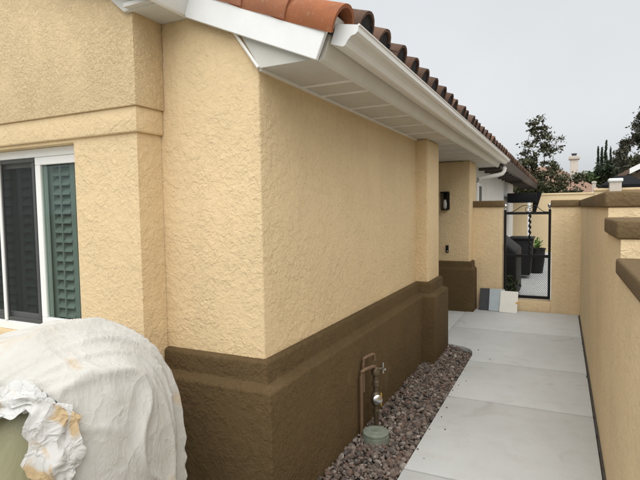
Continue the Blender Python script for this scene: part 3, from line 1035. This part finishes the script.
cov = thing('covered_furniture', 'bulky patio furniture under an olive plastic cover below the window', 'furniture', (CX, CY, 0))
v, f = [], []
nu, nv = 120, 48
for j in range(nv + 1):
    for i in range(nu):
        ph = 2 * math.pi * i / nu
        t = j / nv
        q = pile(ph, t, -.004)
        rr = .010 * noise.noise(q * 3) + .018 * (1 - abs(math.sin(6 * ph + 2 * q.z + 2 * noise.noise(q * 2)))) ** 2 * smooth(.25, .7, t)
        q += Vector((math.cos(ph), math.sin(ph), 0)) * (rr - .012)
        v.append(q)
for j in range(nv):
    for i in range(nu):
        f.append((j * nu + i, j * nu + (i + 1) % nu, (j + 1) * nu + (i + 1) % nu, (j + 1) * nu + i))
MB().add(v, f).build('plastic_cover', 'plastic', cov, smooth=1.2)

cl = thing('drop_cloth', 'paint spotted white canvas drop cloth draped over the olive covered furniture', 'cloth', (CX, CY, 1.15))
v, f = [], []
nu, nv = 440, 170
for j in range(nv + 1):
    for i in range(nu):
        deg = -180 + 360 * i / nu
        ph = R(deg)
        t = .985 * j / nv
        q = pile(ph, t, .012)
        e = .012
        q2 = pile(ph, min(1, t + e), .012)
        tn = (q2 - q)
        tang = Vector((-math.sin(ph), math.cos(ph), 0))
        nr = tang.cross(tn)
        if nr.length > 1e-6:
            nr.normalize()
            if nr.dot(Vector((math.cos(ph), math.sin(ph), .6))) < 0:
                nr = -nr
        else:
            nr = Vector((0, 0, 1))
        q += nr * fold(q, t)
        q.y = min(q.y, 2.018)
        v.append(q)
for j in range(nv):
    for i in range(nu):
        if .985 * (j + .5) / nv < hem(-180 + 360 * (i + .5) / nu):
            f.append((j * nu + i, (j + 1) * nu + i, (j + 1) * nu + (i + 1) % nu, j * nu + (i + 1) % nu))
MB().add(v, f).build('sheet', 'cloth', cl, smooth=1.6)

# gathered, turned-back hem along the free edge
hp = []
for deg in np.arange(-120, -41, 1.0):
    hp.append((R(deg), hem(deg) - .015))
t0 = hem(-41.5)
for k in range(60):
    hp.append((R(-39.0 + 2.2 * (k / 59)), t0 + (.97 - t0) * k / 59))
PP = [pile(a, t, .022) for a, t in hp]
for _ in range(14):
    PP = [PP[0]] + [(PP[i - 1] + PP[i] * 2 + PP[i + 1]) / 4 for i in range(1, len(PP) - 1)] + [PP[-1]]
QQ = [PP[0]]
for p in PP[1:]:
    while (p - QQ[-1]).length > .012:
        QQ.append(QQ[-1] + (p - QQ[-1]).normalized() * .012)
PP = QQ
v, f = [], []
nr_ = 26
m = len(PP)
for i, p in enumerate(PP):
    T = (PP[min(i + 4, m - 1)] - PP[max(i - 4, 0)]).normalized()
    O = Vector((p.x - CX, p.y - CY, .35)).normalized()
    B = O.cross(T).normalized()
    O = T.cross(B).normalized()
    if O.dot(Vector((p.x - CX, p.y - CY, .2))) < 0:
        O = -O
    wv = .062 + .022 * math.sin(i * .21) + .012 * math.sin(i * .53 + 1)
    th = .018 + .006 * math.sin(i * .33 + 2)
    for k in range(nr_):
        a = 2 * math.pi * k / nr_
        d = B * (wv * math.cos(a)) + O * (th * math.sin(a) + .012)
        q = p + d
        n_ = noise.noise(q * 6)
        pl_ = (1 - abs(math.sin(2.6 * a + .045 * i + 2.4 * n_))) ** 2
        p2_ = (1 - abs(math.sin(4.3 * a - .11 * i + 3.0 * noise.noise(q * 9 + Vector((3, 0, 0)))))) ** 2
        dd = .030 * pl_ + .014 * p2_ + .012 * noise.fractal(q * 9, 1.0, 2.0, 3) - .012
        q += d.normalized() * dd
        v.append(q)
for i in range(m - 1):
    for k in range(nr_):
        f.append((i * nr_ + k, i * nr_ + (k + 1) % nr_, (i + 1) * nr_ + (k + 1) % nr_, (i + 1) * nr_ + k))
f.append(tuple(range(nr_)))
f.append(tuple(range((m - 1) * nr_, m * nr_)))
hm = MB().add(v, f).build('gathered_hem', 'cloth_stained', cl, smooth=1.6)
hm['label'] = 'crumpled turned back hem with tan paint stains'

# ================================================================== BEYOND THE GATE
bwall = thing('rear_wall', 'cream stucco rear wall at the far end of the yard', 'wall', (-.3, 19.6, 0))
MB().box(-1.9, 1.3, 19.6, 19.8, -.15, 2.05).build('wall', 'cream_wall', bwall)
MB().box(-1.92, 1.32, 19.57, 19.83, 2.05, 2.11).build('cap', 'cream_wall', bwall, bevel=.01)

def drape_box(name, label, cat, x0, x1, y0, y1, z0, z1, slope, mat='black_cover', group=None):
    o = thing(name, label, cat, ((x0 + x1) / 2, (y0 + y1) / 2, z0), group)
    b = MB().prism([(x0, z0), (x1, z0), (x1, z1 - slope), (x0 + .35 * (x1 - x0), z1), (x0, z1 - .04)], 'y', y0, y1)
    b.build('cover', mat, o, bevel=.05, segs=4)
    return o
gr_ = drape_box('covered_grill', 'black covered barbecue grill just behind the gate', 'grill', -1.36, -.69, 9.05, 10.3, .05, 1.24, .36)
MB().box(-1.30, -.74, 9.1, 10.25, 0.001, .06).build('base', 'black', gr_)
bn = thing('wheeled_bin', 'black wheeled bin standing further along the yard wall', 'bin', (-.78, 12.4, 0))
MB().prism([(-1.02, .08), (-.64, .08), (-.58, .90), (-1.08, .90)], 'y', 12.2, 12.75).build('body', 'black_cover', bn, bevel=.02)
MB().box(-1.10, -.555, 12.15, 12.80, .9005, .95).build('lid', 'black', bn, bevel=.02)
for yy in (12.25, 12.62):
    MB().lathe([(.09, 0), (.09, .05)], (-.99, yy, .09), 16, Vector((0, 1, 0))).build('wheel', 'black', bn)
pt = thing('planter_pot', 'round black planter pot in front of the cream rear wall', 'pot', (-.56, 13.4, 0))
MB().lathe([(.15, .001), (.19, .3), (.205, .58), (.22, .585), (.22, .62), (.19, .62), (.18, .56)], (-.56, 13.4, 0), 20).build('pot', 'black', pt, smooth=.6)
lv = MB()
for k in range(26):
    a = rnd.uniform(0, 6.28)
    ln = rnd.uniform(.25, .5)
    el = rnd.uniform(.35, 1.3)
    d = Vector((math.cos(a), math.sin(a), 0))
    s = Vector((-d.y, d.x, 0)) * .022
    c = Vector((-.56, 13.4, .58))
    p1 = c + d * ln * .5 * math.cos(el) + Vector((0, 0, ln * .7 * math.sin(el)))
    p2 = c + d * ln * math.cos(el * .6) + Vector((0, 0, ln * .75 * math.sin(el) - .05))
    lv.add([c - s * .4, c + s * .4, p1 + s, p1 - s, p2], [(0, 1, 2, 3), (3, 2, 4)])
lv.build('leaves', 'leaf_bright', pt, fixn=False)

aw = thing('patio_awning', 'dark flat patio awning on a white post at the end of the yard', 'awning', (-1.0, 15.2, 0))
MB().box(-1.36, -.62, 14.6, 15.8, 1.76, 2.02).build('canopy', 'gazebo', aw, bevel=.02)
MB().prism([(-.72, 2.03), (-.50, 2.03), (-.66, 1.45), (-.74, 1.45)], 'y', 14.98, 15.06).build('valance', 'gazebo', aw)
MB().box(-.84, -.76, 14.62, 14.70, .001, 1.759).build('post', 'white', aw, bevel=.005)

def leaf_mesh(name, mat, parent, blobs, size, seed, flat=.5, aspect=2.0):
    rg = np.random.default_rng(seed)
    V, F, b = [], [], 0
    for (cx, cy, cz, rx, ry, rz, n) in blobs:
        d = rg.normal(size=(n, 3))
        d /= np.linalg.norm(d, axis=1)[:, None]
        rr = rg.random(n) ** .6 * rg.choice([1.0, 1.0, 1.0, 1.55], n)
        P = d * rr[:, None] * np.array([rx, ry, rz]) * rg.uniform(.75, 1.12, (n, 1)) + np.array([cx, cy, cz])
        a = rg.normal(size=(n, 3))
        a /= np.linalg.norm(a, axis=1)[:, None]
        c = np.cross(a, rg.normal(size=(n, 3)))
        c /= np.linalg.norm(c, axis=1)[:, None] + 1e-9
        s = size * rg.uniform(.55, 1.3, (n, 1))
        q = np.stack([P - a * s * aspect / 2, P + c * s / 2, P + a * s * aspect / 2, P - c * s / 2], 1)
        V.append(q.reshape(-1, 3))
        F.append(np.arange(n * 4).reshape(n, 4) + b)
        b += n * 4
    me = bpy.data.meshes.new(name)
    me.from_pydata(np.concatenate(V).tolist(), [], np.concatenate(F).tolist())
    me.materials.append(M[mat])
    return link(name, me, parent)

def tree(name, label, cat, x, y, z0, trunk_r, blobs, mat, size, seed, group=None, fork=.35):
    o = thing(name, label, cat, (x, y, z0), group)
    rg = random.Random(seed)
    mb = MB()
    top = max(b[2] for b in blobs)
    fz = z0 + (top - z0) * fork
    mb.tube([(x, y, z0), (x + rg.uniform(-.1, .1), y, (z0 + fz) / 2), (x, y, fz)], [trunk_r, trunk_r * .8, trunk_r * .65], 8)
    for b in blobs:
        c = Vector(b[:3])
        a = Vector((x, y, fz))
        if b[6] < 100 and len(blobs) > 30:      # small sprays grow from the nearest larger clump below
            big = [Vector(c_[:3]) for c_ in blobs if (c_[6] >= 100 or rg.random() < .25) and c_[2] < b[2] - .15]
            if big:
                a = min(big, key=lambda p_: (p_ - c).length)
        k_ = 1.0 if b[6] >= 100 else .45
        mid = a.lerp(c, .5) + Vector((rg.uniform(-.2, .2), rg.uniform(-.2, .2), rg.uniform(-.1, .2))) * k_
        mb.tube([a, mid, c, c + Vector((rg.uniform(-.2, .2), rg.uniform(-.2, .2), b[5] * .7))], [trunk_r * .30 * k_, trunk_r * .17 * k_, trunk_r * .09 * k_, .006], 6)
        for _ in range(5):
            e = c + Vector((rg.uniform(-1, 1) * b[3], rg.uniform(-1, 1) * b[4], rg.uniform(-.6, 1) * b[5]))
            mb.tube([c, c.lerp(e, .5) + Vector((0, 0, .06)), e], [trunk_r * .09, .009, .005], 5)
    mb.build('trunk', 'bark', o, smooth=.9)
    leaf_mesh('crown', mat, o, blobs, size, seed)
    return o

sh = thing('leafy_shrub', 'low leafy green shrub at the foot of the gate post', 'shrub', (-.78, 8.95, 0))
leaf_mesh('leaves', 'leaf_green', sh, [(-.80, 9.0, .22, .13, .14, .22, 260)], .05, 3)
MB().tube([(-.80, 9.0, 0.001), (-.80, 9.0, .25)], .01, 6).build('stem', 'bark', sh)

B = []
rr = random.Random(11)
for k in range(16):     # dense lower crown
    B.append((rr.uniform(-2.1, .15), 26 + rr.uniform(-.8, .8), rr.uniform(1.7, 3.1), rr.uniform(.4, .6), .5, rr.uniform(.3, .5), 520))
for k in range(9):
    B.append((rr.uniform(-1.9, -.3), 26 + rr.uniform(-.5, .5), rr.uniform(3.1, 3.9), rr.uniform(.25, .42), .3, rr.uniform(.2, .36), 105))
for k in range(7):
    B.append((rr.uniform(-.2, .75), 26 + rr.uniform(-.5, .5), rr.uniform(1.9, 3.0), rr.uniform(.3, .5), .4, rr.uniform(.22, .4), 230))
for k in range(34):     # loose sprays
    bz = rr.uniform(3.6, 5.6)
    w_ = .9 - .28 * (bz - 3.6)
    B.append((-1.0 + rr.uniform(-1, 1) * w_, 26 + rr.uniform(-.5, .5), bz, .22, .2, .13, 21))
for (bx, bz) in ((-1.75, 4.2), (-1.55, 4.7), (-.75, 4.55), (-.5, 4.2), (-1.2, 5.1), (-1.35, 5.55), (-1.0, 5.75), (-.85, 4.9), (-.25, 4.35), (-1.15, 4.1), (-.1, 4.75)):
    B.append((bx, 26 + rr.uniform(-.3, .3), bz, .30, .25, .20, 42))
tree('yard_tree', 'open crowned tree with sparse upper twigs behind the cream rear wall', 'tree', -.95, 26, -.1, .12, B, 'leaf_olive', .085, 21)

B = []
for k in range(64):
    bx = rr.uniform(2.5, 5.2)
    B.append((bx, 30 + rr.uniform(-.8, .8), rr.uniform(3.3, 4.6 + 1.9 * smooth(2.4, 3.6, bx)), rr.uniform(.18, .38), .35, rr.uniform(.16, .30), 95))
tree('spreading_tree', 'thin leaved spreading tree at the right edge of the picture', 'tree', 3.9, 30, -.1, .16, B, 'leaf_grey', .085, 22)

lab = ['rounded dark green tree to the left of the four cypresses', 'dark green tree directly in front of the four cypresses', 'olive green tree to the right of the cypresses above the dark canopy', 'broad dark tree below the spreading tree at the right edge']
for k, (bx, bz, mat) in enumerate(((1.75, 3.5, 'leaf_green'), (2.95, 4.3, 'leaf_dark'), (4.15, 4.5, 'leaf_olive'), (5.4, 4.5, 'leaf_olive'))):
    B = []
    for q in range(20):
        B.append((bx + rr.uniform(-.95, .95), 45 + rr.uniform(-.8, .8), bz - rr.uniform(-.55, 2.4), rr.uniform(.35, .6), .5, rr.uniform(.3, .55), 330))
    tree('broadleaf_tree', lab[k], 'tree', bx, 45, -.1, .16, B, mat, .14, 30 + k, 'trees beyond the right wall')

lab = ['leftmost of four slender cypresses on the skyline', 'second slender cypress from the left on the skyline', 'tallest slender cypress, third from the left on the skyline', 'rightmost slender cypress, thinner than the others']
for k, (bx, bz, rad) in enumerate(((3.33, 7.5, .16), (3.68, 7.35, .24), (4.03, 8.1, .20), (4.48, 7.3, .12))):
    B = []
    for q in range(15):
        t = q / 14
        B.append((bx + rr.uniform(-.03, .03), 60, 2.0 + (bz - 2.0) * t, rad * (1.0 - .85 * t ** 1.6) * 1.5, rad * 1.3, .38, 190))
    tree('cypress', lab[k], 'tree', bx, 60, -.1, .1, B, 'leaf_dark', .10, 50 + k, 'cypresses on the skyline', fork=.8)

# neighbouring house with chimney
nh = thing('neighbour_house', 'distant cream house with faded clay roof and tall chimney', 'house', (0, 42, 0))
MB().box(-4.5, 2.2, 40.2, 46, -.15, 2.75).build('wall', 'far_wall', nh)
v = [(-5, 39.8, 2.6), (2.75, 39.8, 2.6), (2.75, 46.4, 2.6), (-5, 46.4, 2.6), (-3, 43, 4.75), (-.6, 43, 4.75)]
rf = MB().add(v, [(0, 1, 5, 4), (1, 2, 5), (2, 3, 4, 5), (3, 0, 4), (3, 2, 1, 0)]).build('roof', 'far_roof', nh)
ch = MB().box(.50, 1.02, 41.2, 41.9, 2.5, 5.05).build('chimney', 'far_wall', nh, bevel=.02)
MB().box(.40, 1.12, 41.1, 42.0, 5.051, 5.30).build('crown', 'far_wall', ch, bevel=.02)
MB().lathe([(.16, 0), (.16, .14), (.20, .15), (.20, .20), (.05, .22)], (.76, 41.55, 5.301), 14).build('cowl', 'far_dark', ch)
for xx in (1.25, 1.75):
    wn = MB().box(xx, xx + .36, 40.14, 40.199, 1.9, 2.5).build('window', 'vinyl', nh)
    MB().box(xx + .04, xx + .32, 40.12, 40.139, 1.95, 2.45).build('pane', 'far_dark', wn)

# neighbour's yard on the right
nw = thing('neighbour_wall', 'low cream neighbour wall behind the brown capped boundary wall', 'wall', (2.4, 12.2, 0))
MB().box(.62, 5.0, 12.1, 12.3, -.15, 1.96).build('wall', 'cream_wall', nw)
MB().box(.60, 5.02, 12.07, 12.33, 1.9605, 2.01).build('cap', 'cream_wall', nw, bevel=.01)
pl = thing('pillar', 'short white capped pillar showing above the boundary wall', 'pillar', (.98, 11.9, 0))
MB().box(.88, 1.09, 11.85, 12.05, -.15, 2.13).build('shaft', 'far_wall', pl)
MB().box(.855, 1.115, 11.82, 12.068, 2.1305, 2.20).build('cap', 'white', pl, bevel=.02, segs=3)
p2 = thing('post', 'slim cream post standing left of the white capped pillar', 'post', (1.25, 25, 0))
MB().box(1.18, 1.33, 25, 25.15, -.15, 2.62).build('shaft', 'far_wall', p2)
MB().box(1.16, 1.35, 24.98, 25.17, 2.6205, 2.71).build('cap', 'far_wall', p2, bevel=.02)
gz = thing('gazebo', 'dark hipped gazebo canopy beyond the boundary wall', 'gazebo', (2.4, 16.8, 0))
v = [(.98, 16, 2.16), (2.15, 16, 2.16), (2.15, 17.6, 2.16), (.98, 17.6, 2.16), (.98, 16, 2.22), (2.15, 16, 2.22), (2.15, 17.6, 2.22), (.98, 17.6, 2.22), (1.38, 16.8, 2.50), (1.75, 16.8, 2.50)]
MB().add(v, [(0, 1, 5, 4), (1, 2, 6, 5), (2, 3, 7, 6), (3, 0, 4, 7), (4, 5, 9, 8), (5, 6, 9), (6, 7, 8, 9), (7, 4, 8), (3, 2, 1, 0)]).build('canopy', 'gazebo', gz)
for (a, b) in ((1.04, 16.06), (2.0, 16.06), (1.04, 17.45), (2.0, 17.45)):
    MB().box(a, a + .09, b, b + .09, -.15, 2.199).build('post', 'gazebo', gz)
n2 = thing('gabled_house', 'pale gabled house corner at the right edge beyond the canopy', 'house', (5, 21, 0))
MB().prism([(2.6, -.15), (8.4, -.15), (8.4, 2.9), (5.5, 4.4), (2.6, 2.9)], 'y', 21, 27).build('wall', 'far_wall', n2)
MB().prism([(2.15, 2.78), (5.5, 4.50), (8.85, 2.78), (8.85, 2.95), (5.5, 4.68), (2.15, 2.95)], 'y', 20.6, 27.3).build('roof', 'far_roof', n2)
MB().prism([(2.12, 2.74), (5.5, 4.47), (5.5, 4.66), (2.12, 2.93)], 'y', 20.56, 20.598).build('barge_board', 'white', n2)
